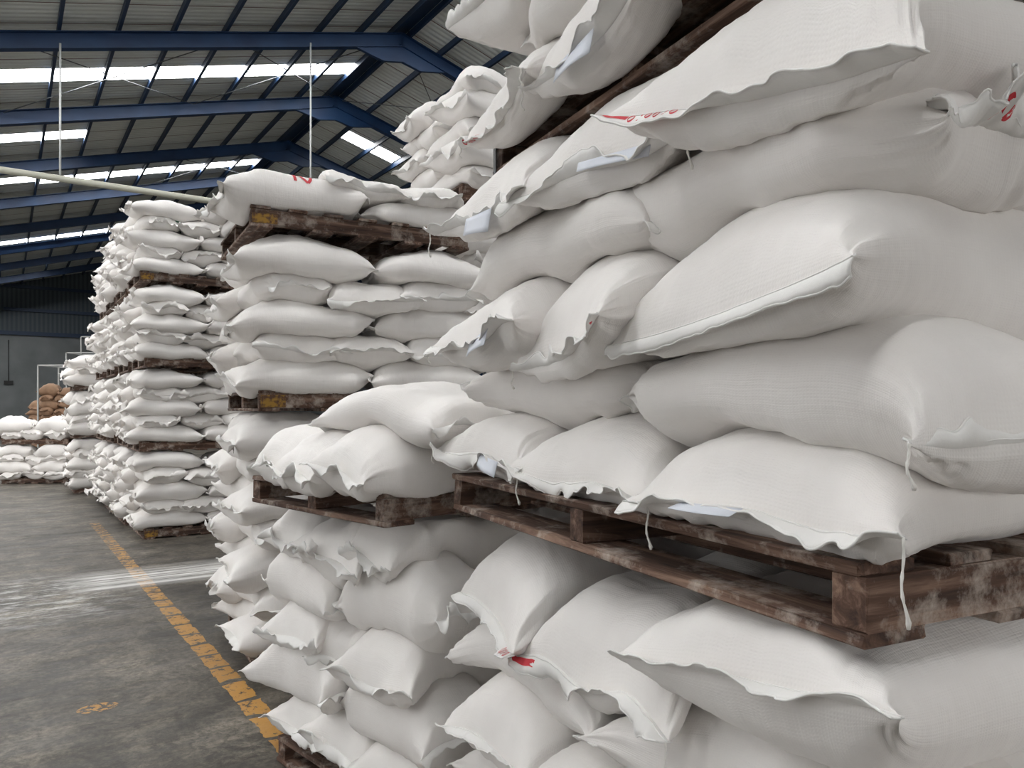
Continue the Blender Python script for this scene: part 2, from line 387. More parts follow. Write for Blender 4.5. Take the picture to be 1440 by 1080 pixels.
# bracing rods under the roof
def roofpt(s, t): return hall(s, t, ztop(s) - .08)
nr = 0
for (sa, ta, sb, tb) in ((0, 18.7, 4.6, 23.4), (4.6, 18.7, 0, 23.4), (4.6, 18.7, 8.9, 23.4), (8.9, 18.7, 4.6, 23.4),
                         (9.2, 18.7, 13.5, 23.4), (13.5, 18.7, 9.2, 23.4), (4.6, 28.6, 8.9, 33.3), (8.9, 28.6, 4.6, 33.3)):
    o = tube_obj('bracing_rod', [roofpt(sa, ta), roofpt(sb, tb)], .012, M['rod'], 6)
    pos = ['leftmost slope, first bay', 'leftmost slope, first bay, crossing the other way', 'beside ridge, first bay', 'beside ridge, first bay, crossing back',
           'right of ridge, first bay', 'right of ridge, first bay, crossing back', 'beside ridge, third bay', 'beside ridge, third bay, crossing back'][nr]
    tag(o, 'thin steel bracing rod under roof, ' + pos, 'rod', 'roof bracing rods'); nr += 1
# horizontal pipe and its two hangers
zp = CH + 4.85; tp = 18.57
tag(tube_obj('service_pipe', [hall(-8.8, tp - .15, zp), hall(22, tp - .15, zp)], .07, M['pipe'], 10), 'long pale horizontal pipe crossing the hall below the blue rafters', 'pipe')
for (x, lb) in ((84, 'white vertical conduit dropping from rafter to pipe at far left'), (434, 'white vertical conduit dropping from rafter above the second stack')):
    k = (x - 720) / F; s = tp * (Gy + Gx * k) / (Gx - Gy * k)
    tag(tube_obj('hanging_conduit', [hall(s, tp - .15, zp + .06), hall(s, tp - .15, ztop(s) - .3)], .022, M['conduit'], 8), lb, 'conduit', 'hanging conduits')
# box and cable on the end wall
def wallpt(px, py, off=.03):
    k = (px - 720) / F; s = T1 * (Gy + Gx * k) / (Gx - Gy * k); Y = s * Gy + T1 * Hy
    return hall(s, T1 - off, CH - (py - HOR) / F * Y)
a, b_ = wallpt(12, 478), wallpt(12, 538)
eo = bpy.data.objects.new('wall_switch_box', None); COL.objects.link(eo); eo.location = b_
bm = bmesh.new(); box_bm(bm, -.25, .25, -.08, .03, -.12, .12, Matrix.Rotation(HA, 4, 'Z')); x = bm_obj('box_body', bm, M['dark'], eo)
x = tube_obj('cable', [Vector((0, 0, .1)), Vector((0, 0, a.z - b_.z))], .025, M['dark'], 6, eo)
tag(eo, 'small dark box on end wall fed by a thin vertical cable', 'switch box')

# ---------------------------------------------------------------- sacks
def wavy(rng, n, fmin, fmax):
    ks = rng.uniform(fmin, fmax, (n,)); an = rng.uniform(0, 2 * np.pi, n); ph = rng.uniform(0, 2 * np.pi, n); am = rng.uniform(.5, 1, n) * (fmin / ks) ** .7
    am /= math.sqrt((am ** 2).sum() / 2 + 1e-9)
    def f(x, y):
        r = 0
        for k, a, p, m_ in zip(ks, an, ph, am): r = r + m_ * np.sin(k * (math.cos(a) * x + math.sin(a) * y) + p)
        return r
    return f
def smooth01(x): x = np.clip(x, 0, 1); return x * x * (3 - 2 * x)

def sack_shape(L, W0, T, seed, nu, nv, ew=(1, 1), ez=((0, 0), (0, 0)), blunt=3.2, yaw_end=(0, 0), fine=1.0, bulge=0.0, ear=0.045, wob=(1, 1)):
    """Grid (nu x nv) of points in the sack's own frame: x along its length, flat sewn ends at x = +-L/2."""
    rng = np.random.default_rng(seed)
    q = np.linspace(-1, 1, nu); u = np.sign(q) * (1 - (1 - np.abs(q)) ** 1.35)        # denser towards the ends
    phi = np.linspace(0, 2 * np.pi, nv, endpoint=False)
    U, PH = np.meshgrid(u, phi, indexing='ij')
    low = wavy(rng, 4, 1.2, 3.0)
    c = T / 2 * np.power(np.clip(1 - np.abs(u) ** blunt, 0, 1), .52) * (1 + .05 * low(u * 2, u * 0))
    e = 1.54
    b = np.power(np.clip((W0 / 2) ** e - c ** e, 1e-6, None), 1 / e)
    for s_, k in ((-1, 0), (1, 1)):
        wgt = smooth01((s_ * u - .62) / .38)
        b = b * (1 + (ew[k] - 1) * wgt)
    C = c[:, None]; B = b[:, None]
    cs, sn = np.cos(PH), np.sin(PH)
    p = .88
    V = np.sign(cs) * np.abs(cs) ** p; Z = np.sign(sn) * np.abs(sn) ** p
    x = U * L / 2; y = B * V; z = C * Z
    edge = np.exp(-(1 - np.abs(U)) / .16)
    # seam line is pulled in at the middle: the corners stand out as ears
    x = x - np.sign(U) * (1 - np.abs(V) ** 1.6) * ear * np.exp(-(1 - np.abs(U)) / .22)
    for s_, k in ((-1, 0), (1, 1)):
        m = (s_ * U > 0); g = np.where(m, np.abs(U) ** 5, 0)
        nz = wavy(rng, 3, 2.5, 6)
        z = z + g * (ez[k][0] + ez[k][1] * V + .012 * fine * wob[k] * nz(V, 0 * V))
        x = x + g * yaw_end[k] * y
    # folds running back from the seam, slack dents across the belly
    fr = wavy(rng, 7, 10, 42); fr2 = wavy(rng, 6, 14, 40); fr3 = wavy(rng, 4, 3, 7)
    fold = fr(PH * 2.2 / 2, U * .25) * .0075 * edge + fr2(PH * .5, U * 3.2) * .0007 * (.3 + np.abs(Z)) + fr3(U * 1.2, PH * .6) * .0065
    fold = fold * fine * smooth01((1 - np.abs(U)) / .06)
    ny = V * C; nz_ = Z * B; nn = np.sqrt(ny ** 2 + nz_ ** 2) + 1e-6
    y = y + fold * ny / nn; z = z + fold * nz_ / nn
    z = z + bulge * (1 - U ** 2)
    return np.stack([x, y, z], -1), U, sn, V

class Field:
    def __init__(s, Lx, Ly, h):
        s.x0, s.y0, s.r = -.6, -.6, .016; s.n, s.m = int((Lx + 1.2) / s.r), int((Ly + 1.2) / s.r)
        s.X = s.x0 + np.arange(s.n)[:, None] * s.r; s.Y = s.y0 + np.arange(s.m)[None, :] * s.r
        s.H = np.where((s.X > 0) & (s.X < Lx) & (s.Y > 0) & (s.Y < Ly), h, h - .3) * np.ones((s.n, s.m))
    def at(s, x, y, H=None):
        H = s.H if H is None else H
        fx = np.clip((x - s.x0) / s.r, 0, s.n - 1.01); fy = np.clip((y - s.y0) / s.r, 0, s.m - 1.01)
        i, j = fx.astype(int), fy.astype(int); a, b = fx - i, fy - j
        return H[i, j] * (1 - a) * (1 - b) + H[i + 1, j] * a * (1 - b) + H[i, j + 1] * (1 - a) * b + H[i + 1, j + 1] * a * b
    def blur(s, k=3):
        H = s.H.copy()
        for _ in range(k):
            H[1:-1] = (H[:-2] + 2 * H[1:-1] + H[2:]) / 4; H[:, 1:-1] = (H[:, :-2] + 2 * H[:, 1:-1] + H[:, 2:]) / 4
        return H
    def put(s, P, G):
        i = np.clip(((P[..., 0] - s.x0) / s.r).astype(int), 0, s.n - 1).ravel(); j = np.clip(((P[..., 1] - s.y0) / s.r).astype(int), 0, s.m - 1).ravel()
        T_ = np.full_like(G, -9.); np.maximum.at(T_, (i, j), P[..., 2].ravel())
        for _ in range(2):
            D = T_.copy()
            for ax in (0, 1):
                for sh in (-1, 1): D = np.maximum(D, np.roll(T_, sh, ax))
            T_ = np.where(T_ < -8, D, T_)
        return np.maximum(G, T_)

def simulate(Lx, Ly, layers, height, ph, clampt=True, seed=0, res=(40, 28), nearsag=0, kfix=None):
    """layers: list of lists of sack dicts (x, y, yaw, L, W, T...). Each layer settles onto the one below."""
    fld = Field(Lx, Ly, ph); out = []
    for li, lay in enumerate(layers):
        Hs = fld.blur(4); G = fld.H.copy()
        for sk in lay:
            r = sk.get('res', res)
            P, U, sn, V = sack_shape(sk['L'], sk['W'], sk['T'], sk['seed'], r[0], r[1], sk.get('ew', (1, 1)), sk.get('ez', ((0, 0), (0, 0))),
                                     sk.get('blunt', 3.2), sk.get('ye', (0, 0)), sk.get('fine', 1), 0, sk.get('ear', .045), sk.get('wob', (1, 1)))
            a = sk['yaw']; ca, sa = math.cos(a), math.sin(a)
            x = P[..., 0] * ca - P[..., 1] * sa + sk['x']; y = P[..., 0] * sa + P[..., 1] * ca + sk['y']; z = P[..., 2]
            z = z + sk.get('roll', 0) * P[..., 1] + sk.get('pitch', 0) * P[..., 0]
            h = fld.at(x, y, Hs)
            bot = (sn < -.5) & (np.abs(U) < .85)
            z0 = np.percentile((h - z)[bot], 62) + sk.get('dz', 0)
            # contact offset measured under the belly line of each column
            zb = -(sk['T'] / 2) * np.power(np.clip(1 - np.abs(U) ** 3.2, 0, 1), .5) * .72
            d = h - (zb + z0)
            lim = sk.get('sag', .055)
            ds = np.where(d > 0, np.minimum(d, .14), -lim * (1 - np.exp(np.minimum(d, 0) / lim)))
            fe = smooth01((1 - np.abs(U)) / .10)                      # the sewn end moves as one flat edge
            z = z + z0 + ds * (1 - .45 * (1 + sn * fe) / 2)
            # nothing may pass below the surface it lies on
            core = np.abs(U) < .97
            z = np.where((z < h) & core & (h > -8) & (h - z < .16), z + (h - z) * .8 * fe, z)
            if nearsag: z = ph + (z - ph) * (1 - nearsag * smooth01((x - .75) / .9))
            Q = np.stack([x, y, z], -1)
            out.append([sk, Q, li]); G = fld.put(Q, G)
        fld.H = G
    inner = (fld.X > .15) & (fld.X < Lx - .15) & (fld.Y > .15) & (fld.Y < Ly - .15)
    top = np.percentile(fld.H[inner], 80)
    k = kfix or (height - ph) / (top - ph)
    for o in out:
        z = ph + (o[1][..., 2] - ph) * k
        if clampt:
            ins = (o[1][..., 0] > -.02) & (o[1][..., 0] < Lx + .02) & (o[1][..., 1] > -.02) & (o[1][..., 1] < Ly + .02)
            z = np.where(ins & (z > height - .004), height - .004 + 0 * z, z)
        o[1][..., 2] = z
    return out

def grid_mesh(name, Q, W0, L, smooth=True):
    nu, nv = Q.shape[:2]
    V = Q.reshape(-1, 3)
    Fc = []; 
    i = np.arange(nu - 1)[:, None]; j = np.arange(nv)[None, :]; j2 = (j + 1) % nv
    quads = np.stack([i * nv + j, (i + 1) * nv + j, (i + 1) * nv + j2, i * nv + j2], -1).reshape(-1, 4)
    me = bpy.data.meshes.new(name); me.from_pydata(V.tolist(), [], quads.tolist())
    uvl = me.uv_layers.new(name='weave')
    uu = np.stack([i / nu * L + 0 * j, (i + 1) / nu * L + 0 * j, (i + 1) / nu * L + 0 * j, i / nu * L + 0 * j], -1).reshape(-1)
    vv = np.stack([j / nv * 2 * W0 + 0 * i, j / nv * 2 * W0 + 0 * i, (j + 1) / nv * 2 * W0 + 0 * i, (j + 1) / nv * 2 * W0 + 0 * i], -1).reshape(-1)
    uvl.data.foreach_set('uv', np.stack([uu, vv], -1).ravel())
    if smooth: me.polygons.foreach_set('use_smooth', [True] * len(me.polygons))
    me.update()
    return me

def flap_grid(Q, end, seed, width=.035, curl=0.3, ruffle=.010, nr=5, fold=False):
    """Hem strip beyond the seam of one end; follows the seam line of grid Q."""
    rng = np.random.default_rng(seed)
    nu, nv = Q.shape[:2]; k = 0 if end == 0 else nu - 1; k2 = 2 if end == 0 else nu - 3
    half = nv // 2
    S = (Q[k, :half + 1] + Q[k, [(-i) % nv for i in range(half + 1)]]) / 2
    inn = (Q[k2, :half + 1] + Q[k2, [(-i) % nv for i in range(half + 1)]]) / 2
    # even spacing along seam
    n = max(12, int(half * 2.4)); d = np.r_[0, np.cumsum(np.linalg.norm(np.diff(S, axis=0), axis=1))]
    tt = np.linspace(0, d[-1], n); S = np.stack([np.interp(tt, d, S[:, c]) for c in range(3)], -1); inn = np.stack([np.interp(tt, d, inn[:, c]) for c in range(3)], -1)
    ax = Q[k].mean(0) - Q[nu // 2].mean(0); ax[2] = 0; ax /= np.linalg.norm(ax) + 1e-9
    v = np.linspace(-1, 1, n)
    w1 = wavy(rng, 4, 3, 9); w2 = wavy(rng, 5, 10, 30); w3 = wavy(rng, 3, 2, 6)
    w2b = wavy(rng, 4, 16, 34)
    w2_ = w2; w2 = lambda a_, b_: 1.6 * np.tanh(2.2 * w2_(a_, b_)) * .6 + .45 * w2b(a_, b_)     # crisp little folds
    ang = curl + .6 * min(1, ruffle / .0075) * w1(v, v * 0)
    rows = []
    for r in range(nr + 1):
        f = r / nr; wd = width * (1 + .22 * min(1, ruffle / .0075) * w3(v, v * 0) + .10 * w2(v, v)) 
        wd = wd * (.75 + .25 * smooth01((1 - np.abs(v)) / .08))
        a = ang * (.4 + .8 * f)
        off = ax[None, :] * (np.cos(a) * wd * f)[:, None]
        off = off + np.array([0, 0, 1.])[None] * (np.sin(a) * wd * f + ruffle * f * w2(v, v * 0) )[:, None]
        rows.append(S - ax[None] * .004 + off)
    return np.array(rows)
def sheet_faces(R, base, th=.0022, V=None, Fc=None):
    nr, n = R.shape[:2]
    dr = np.gradient(R, axis=0); dn = np.gradient(R, axis=1); N_ = np.cross(dr, dn); N_ /= np.linalg.norm(N_, axis=-1, keepdims=True) + 1e-9
    A = R + N_ * th / 2; B = R - N_ * th / 2
    V.extend(A.reshape(-1, 3).tolist()); V.extend(B.reshape(-1, 3).tolist()); o2 = nr * n
    for i in range(nr - 1):
        for j in range(n - 1):
            a = base + i * n + j; Fc.append((a, a + 1, a + n + 1, a + n)); a += o2; Fc.append((a, a + n, a + n + 1, a + 1))
    def side(idx):
        for p, q in zip(idx[:-1], idx[1:]): Fc.append((base + p, base + q, base + q + o2, base + p + o2))
    side([j for j in range(n)][::-1]); side([(nr - 1) * n + j for j in range(n)]); side([i * n for i in range(nr)]); side([i * n + n - 1 for i in range(nr)][::-1])

ORD = ['first', 'second', 'third', 'fourth', 'fifth', 'sixth', 'seventh']
ALL = []   # every sack spec, so that counting by size in view is possible
def world(mtx, Q):
    A = np.array(mtx)[:3, :3]; t = np.array(mtx)[:3, 3]
    return Q @ A.T + t

def emit_sack(Qw, sk, label, group, detail, color='sack', name='white_sack', catg='sack'):
    c = Qw.reshape(-1, 3); org = np.array([c[:, 0].mean(), c[:, 1].mean(), c[:, 2].min()])
    Q = Qw - org
    me = grid_mesh(name, Q, sk['W'], sk['L'])
    flaps = sk.get('flaps', (0, 1))
    m = M[color]
    def flapdata(e):
        fp = sk.get('fp', {}).get(e, {})
        return flap_grid(Q, e, sk['seed'] * 7 + e, **{**dict(width=.040, curl=.2, ruffle=.0075), **fp})
    if detail == 0:
        bmm = bmesh.new(); bmm.from_mesh(me)
        V, Fc = [], []
        for e in flaps: sheet_faces(flap_grid(Q, e, sk['seed'] * 7 + e, width=.055, curl=.3, ruffle=.018, nr=2), len(V), .003, V, Fc)
        vs = [bmm.verts.new(v) for v in V]
        for f in Fc: 
            try: bmm.faces.new([vs[i] for i in f])
            except ValueError: pass
        bmm.to_mesh(me); bmm.free()
        me.polygons.foreach_set('use_smooth', [True] * len(me.polygons))
        o = link(name, me, m); o.location = org
        return tag(o, label, catg, group)
    o = link(name, me, m); o.location = org; tag(o, label, catg, group)
    for e in flaps:
        V, Fc = [], []; R = flapdata(e); sheet_faces(R, 0, .003, V, Fc)
        fm = bpy.data.meshes.new('sewn_hem'); 
        # stitching cord along the hem
        if detail > 1:
            st = R[1] + (R[1] - R[0]) * .3
            up = np.array([0, 0, .0022])
            tube_mesh([tuple(p + up) for p in st], .0016, 5, True, V, Fc)
            tube_mesh([tuple(p) for p in R[-1]], .0024, 5, True, V, Fc)
        fm.from_pydata(V, [], Fc); fm.polygons.foreach_set('use_smooth', [True] * len(fm.polygons))
        ob = link('sewn_hem', fm, M['flap'] if color == 'sack' else m, o)
    for (e, side, ln) in sk.get('thread', ()):
        R = flapdata(e); p = R[2, -1 if side else 0]
        rng = random.Random(sk['seed'] + side); pts = []; n = 14
        for i in range(n + 1):
            f = i / n; pts.append((p[0] + .006 * math.sin(f * 7 + side) * f, p[1] + .005 * math.sin(f * 5 + 1) * f, p[2] - ln * f))
        rad = [.0021 + .0006 * math.sin(i * 2.3) for i in range(n + 1)]; rad[-2] = .004; rad[-1] = .0026
        V, Fc = tube_mesh(pts, rad, 6); tm = bpy.data.meshes.new('seam_thread'); tm.from_pydata(V, [], Fc); tm.polygons.foreach_set('use_smooth', [True] * len(tm.polygons))
        link('seam_thread', tm, M['thread'], o)
    for (e, f0, f1, kind) in sk.get('red', ()):
        R = flapdata(e); n = R.shape[1]; V, Fc = [], []; nrm = np.cross(R[-1].mean(0) - R[0].mean(0), R[2, -1] - R[2, 0]); nrm /= np.linalg.norm(nrm)
        def hem(u, v):                      # u along the hem 0..1, v across 0..1
            a = u * (n - 1); b = v * (len(R) - 1); i, j = min(int(b), len(R) - 2), min(int(a), n - 2); p, q = b - i, a - j
            return R[i, j] * (1 - p) * (1 - q) + R[i + 1, j] * p * (1 - q) + R[i, j + 1] * (1 - p) * q + R[i + 1, j + 1] * p * q
        def stroke(us, vs, wu, wv):
            for sg in (1, -1):
                base = len(V)
                for u, v in zip(us, vs):
                    V.append(tuple(hem(u - wu, v - wv) + nrm * .0028 * sg)); V.append(tuple(hem(u + wu, v + wv) + nrm * .0028 * sg))
                for i in range(len(us) - 1): Fc.append((base + 2 * i, base + 2 * i + 1, base + 2 * i + 3, base + 2 * i + 2))
        if kind == 'bar': us = np.linspace(f0, f1, 24); stroke(us, [.55] * 24, 0, .16)
        else:
            nl = 6
            for k in range(nl):
                c0 = f0 + (k + .5) * (f1 - f0) / nl; rr = (f1 - f0) / nl * .32; th = np.linspace(0, 2 * math.pi, 13)
                if k in (1, 4): stroke([c0, c0], [.3, .8], rr * .3, 0)
                else: stroke(c0 + rr * np.cos(th), .55 + .24 * np.sin(th), rr * .28, .06)
        rm = bpy.data.meshes.new('red_print'); rm.from_pydata(V, [], Fc); tag(link('red_print', rm, M['red'], o), 'worn red printing on the hem')
    for (e, f0, f1, drop, tilt) in sk.get('tag', ()):
        R = flapdata(e); n = R.shape[1]; a, b = R[2, int(f0 * (n - 1))], R[2, int(f1 * (n - 1))]
        ax = R[-1].mean(0) - R[0].mean(0); ax[2] = 0; ax /= np.linalg.norm(ax)
        G_ = []
        for r in range(5):
            f = r / 4; row = []
            for j in range(6):
                g = j / 5; p = a * (1 - g) + b * g; p = p + ax * (.012 + tilt * f * .05 + .010 * math.sin(g * 3) * f) + np.array([0, 0, .004 - drop * f * (.75 + .25 * g)])
                row.append(p)
            G_.append(row)
        V, Fc = [], []; sheet_faces(np.array(G_), 0, .0012, V, Fc)
        pm = bpy.data.meshes.new('paper_tag'); pm.from_pydata(V, [], Fc); pm.polygons.foreach_set('use_smooth', [True] * len(pm.polygons))
        tag(link('paper_tag', pm, M['paper'], o), 'bluish white paper tag')
    return o

# marks printed on cloth: quads laid on the sack's own grid (u index, v index windows), lifted a hair
def decal(o, Qw, cells, m, name, lift=.0015, label=None):
    org = np.array(o.location); nu, nv = Qw.shape[:2]
    V, Fc = [], []
    ctr = Qw.reshape(-1, 3).mean(0)
    def pt(fu, fv):
        a = fu * (nu - 1); b = (fv % 1.0) * nv; i = min(int(a), nu - 2); j = int(b) % nv; p, q = a - i, b - int(b)
        P = (Qw[i, j] * (1 - p) * (1 - q) + Qw[i + 1, j] * p * (1 - q) + Qw[i, (j + 1) % nv] * (1 - p) * q + Qw[i + 1, (j + 1) % nv] * p * q)
        du = Qw[i + 1, j] - Qw[i, j]; dv = Qw[i, (j + 1) % nv] - Qw[i, j]; n = np.cross(du, dv); n /= np.linalg.norm(n) + 1e-9
        if np.dot(n, P - Qw[i].mean(0)) < 0: n = -n
        return P + n * lift - org
    for (u0, v0, u1, v1, wd) in cells:      # strokes between two points with width wd
        n = 8; base = len(V); du, dv = u1 - u0, v1 - v0; l = math.hypot(du, dv) + 1e-9; px_, py_ = -dv / l * wd, du / l * wd
        for i in range(n + 1):
            f = i / n; V.append(tuple(pt(u0 + du * f + px_, v0 + dv * f + py_))); V.append(tuple(pt(u0 + du * f - px_, v0 + dv * f - py_)))
        for i in range(n): Fc.append((base + 2 * i, base + 2 * i + 1, base + 2 * i + 3, base + 2 * i + 2))
    dm = bpy.data.meshes.new(name); dm.from_pydata(V, [], Fc)
    return tag(link(name, dm, m, o), label)

# ---------------------------------------------------------------- pallets
def pallet(mtx, Lx, Ly, th, label, axis=1, seed=0, parts=True, group='wooden pallets', paint=False):
    """axis = direction the three stringers run (local); boards run across them."""
    rng = random.Random(seed)
    root = bpy.data.objects.new('wooden_pallet', None)
    COL.objects.link(root); root.matrix_world = mtx
    if not parts: bmx = bmesh.new()
    bt = .02; st = th - 2 * bt
    A, B = (Lx, Ly) if axis == 1 else (Ly, Lx)       # A: along boards, B: along stringers
    def add(nm, a0, a1, b0, b1, z0, z1, m, label=None, jit=0, parent=None):
        bm = bmx if not parts else bmesh.new()
        x0, x1, y0, y1 = (a0, a1, b0, b1) if axis == 1 else (b0, b1, a0, a1)
        n0 = len(bm.verts)
        box_bm(bm, x0, x1, y0, y1, z0, z1, None, .003)
        bm.verts.ensure_lookup_table()
        for v in bm.verts[n0:]:
            v.co.x += rng.uniform(-jit, jit); v.co.y += rng.uniform(-jit, jit)
        if parts:
            o = bm_obj(nm, bm, m, root); 
            if label: o['label'] = label
    wb, ws = ('wood0', 'wood1') if axis == 1 else ('wood1', 'wood0')
    n = 7 if B > 1.0 else 6
    wbd = .115
    for i in range(n):
        b0 = i * (B - wbd) / (n - 1)
        add('deck_board', -rng.uniform(0, .012), A + rng.uniform(-.01, .012), b0, b0 + wbd + rng.uniform(-.015, .01), th - bt, th, M[wb], None, .003)
    for i in range(3):
        a0 = i * (A - .06) / 2
        add('stringer', a0, a0 + .06, .005, B - .005, bt, th - bt, M[ws], None, .003)
        if paint and i == 0 and parts:
            bm = bmesh.new()
            x0, x1, y0, y1 = (a0 - .0015, a0, .012, .16) if axis == 1 else (.012, .16, a0 - .0015, a0)
            box_bm(bm, x0, x1, y0, y1, bt + .006, th - bt - .01)
            tag(bm_obj('paint_mark', bm, M['yellow'], root), 'worn yellow paint on the stringer end')
    for i, f in enumerate((0, .28, .5, .74, 1)):
        b0 = f * (B - .13)
        add('bottom_board', -rng.uniform(0, .015), A + rng.uniform(0, .01), b0, b0 + .13, 0, bt, M[wb], None, .003)
    if not parts:
        COL.objects.unlink(root); bpy.data.objects.remove(root)
        root = bm_obj('wooden_pallet', bmx, M[ws], None, mtx)
    return tag(root, label, 'pallet', group)

def frame(ox, oy, ang, z=0): return Matrix.Translation((ox, oy, z)) @ Matrix.Rotation(ang, 4, 'Z')

# ---------------------------------------------------------------- layer patterns
def make_layers(Lx, Ly, n, first, seed, W=.56, L=.88, T=.25, over=.1, ends=(0, 1), jit=1.0, res=(40, 28), ov=None, fine=1.0, Ls=None, sin=0, Ts=None, sag=.055):
    """Headers ('H': three sacks end-on to the face y=0, two lengthwise behind) alternate with stretchers ('S')."""
    rng = random.Random(seed); lays = []; Ls = Ls or L
    for li in range(n):
        hd = (li % 2 == 0) == (first == 'H')
        lay = []
        def sk(slot, x, y, yaw, vis):
            L_ = Ls if slot[0] in 'sb' else L
            d = dict(x=x + rng.gauss(0, .014) * jit, y=y + rng.gauss(0, .016) * jit, yaw=yaw + rng.gauss(0, .035) * jit, L=L_ * rng.uniform(.96, 1.04), W=W * rng.uniform(.96, 1.04),
                     T=(T if hd or not Ts else Ts) * rng.uniform(.94, 1.06), seed=seed * 1000 + li * 20 + len(lay) + 1, slot=slot, layer=li, res=res, fine=fine, vis=vis,
                     ez=((rng.uniform(-.035, .02), rng.gauss(0, .018)), (rng.uniform(-.035, .02), rng.gauss(0, .018))), sag=sag, ye=(rng.gauss(0, .08), rng.gauss(0, .08)),
                     ew=(rng.choice((1, 1, 1, .85, .6)), rng.choice((1, 1, 1, .85, .6))), hd=hd)
            if ov and (li, slot) in ov:
                for k, v in ov[(li, slot)].items():
                    if k in ('dx',): d['x'] += v
                    elif k in ('dy',): d['y'] += v
                    elif k == 'dyaw': d['yaw'] += v
                    elif k == 'skip': return
                    else: d[k] = v
            lay.append(d)
        if hd:
            for i in range(3): sk('h%d' % i, (i + .5) * Lx / 3, L / 2 - over, math.pi / 2, True)
            for i in range(2): sk('b%d' % i, Lx / 2 + (i - .5) * (Ls - .02), Ly + over - W * .42, 0, i == 0)
        else:
            for i in range(2): sk('s%d' % i, Lx / 2 + (i - .5) * (Ls - .02), W * .42 - over + sin, 0, True)
            for i in range(3): sk('k%d' % i, (i + .5) * Lx / 3, Ly + over - L / 2, math.pi / 2, i == 0)
        lays.append(lay)
    return lays

QUEUE = []
def build_level(mtx, Lx, Ly, height, ph, lays, name, group, detail, keep, names=None, clampt=True, color='sack', nearsag=0, kfix=None):
    out = simulate(Lx, Ly, lays, height, ph, clampt, nearsag=nearsag, kfix=kfix)
    res = {}
    for sk, Q, li in out:
        if not keep(sk): continue
        Qw = world(mtx, Q)
        side = {'h0': 'left end-on sack', 'h1': 'middle end-on sack', 'h2': 'right end-on sack', 's0': 'left lengthwise sack', 's1': 'right lengthwise sack',
                'b0': 'rear left lengthwise sack', 'b1': 'rear right lengthwise sack', 'k0': 'rear left end-on sack', 'k1': 'rear middle end-on sack', 'k2': 'rear right end-on sack'}[sk['slot']]
        lab = (names or {}).get((li, sk['slot'])) or '%s %s, %s layer up, %s' % ('white' if color == 'sack' else 'brown', side, ORD[li], name)
        QUEUE.append((Qw, sk, lab, group, detail, color)); res[(li, sk['slot'])] = len(QUEUE) - 1
    return res
PH = .12

# ======== nearest stack (right foreground) ========
TH_N = math.atan2(-.904, .427)
NO = (-.199, 2.519); NLX, NLY = 1.625, 1.2
def nframe(z, dx=0, dy=0): return frame(NO[0] + dx, NO[1] + dy, TH_N, z)
def nframe3(z): return nframe(z, .15 * .904, .15 * .427)
ZN = (0.0, 1.28, 2.42)
ov1 = {
 (4, 'h0'): dict(dx=.07, ez=((-.08, 0), (0, 0)), ew=(1, 1), fp={0: dict(curl=-.2, ruffle=.004)}, red=((0, .86, .99, 'letters'),)),
 (4, 'h1'): dict(dx=.05, ez=((-.06, -.02), (0, 0)), ew=(1, 1), thread=((0, 1, .09),), fp={0: dict(curl=-.3, width=.045)}, red=((0, .01, .14, 'bar'),)),
 (4, 'h2'): dict(wob=(.2, 1), sag=.05, dx=.03, ez=((.02, -.06), (0, 0)), ew=(1, 1), fp={0: dict(curl=.1, ruffle=.003, width=.03)}),
 (3, 's1'): dict(dx=.10), (3, 's0'): dict(dx=.05),
}
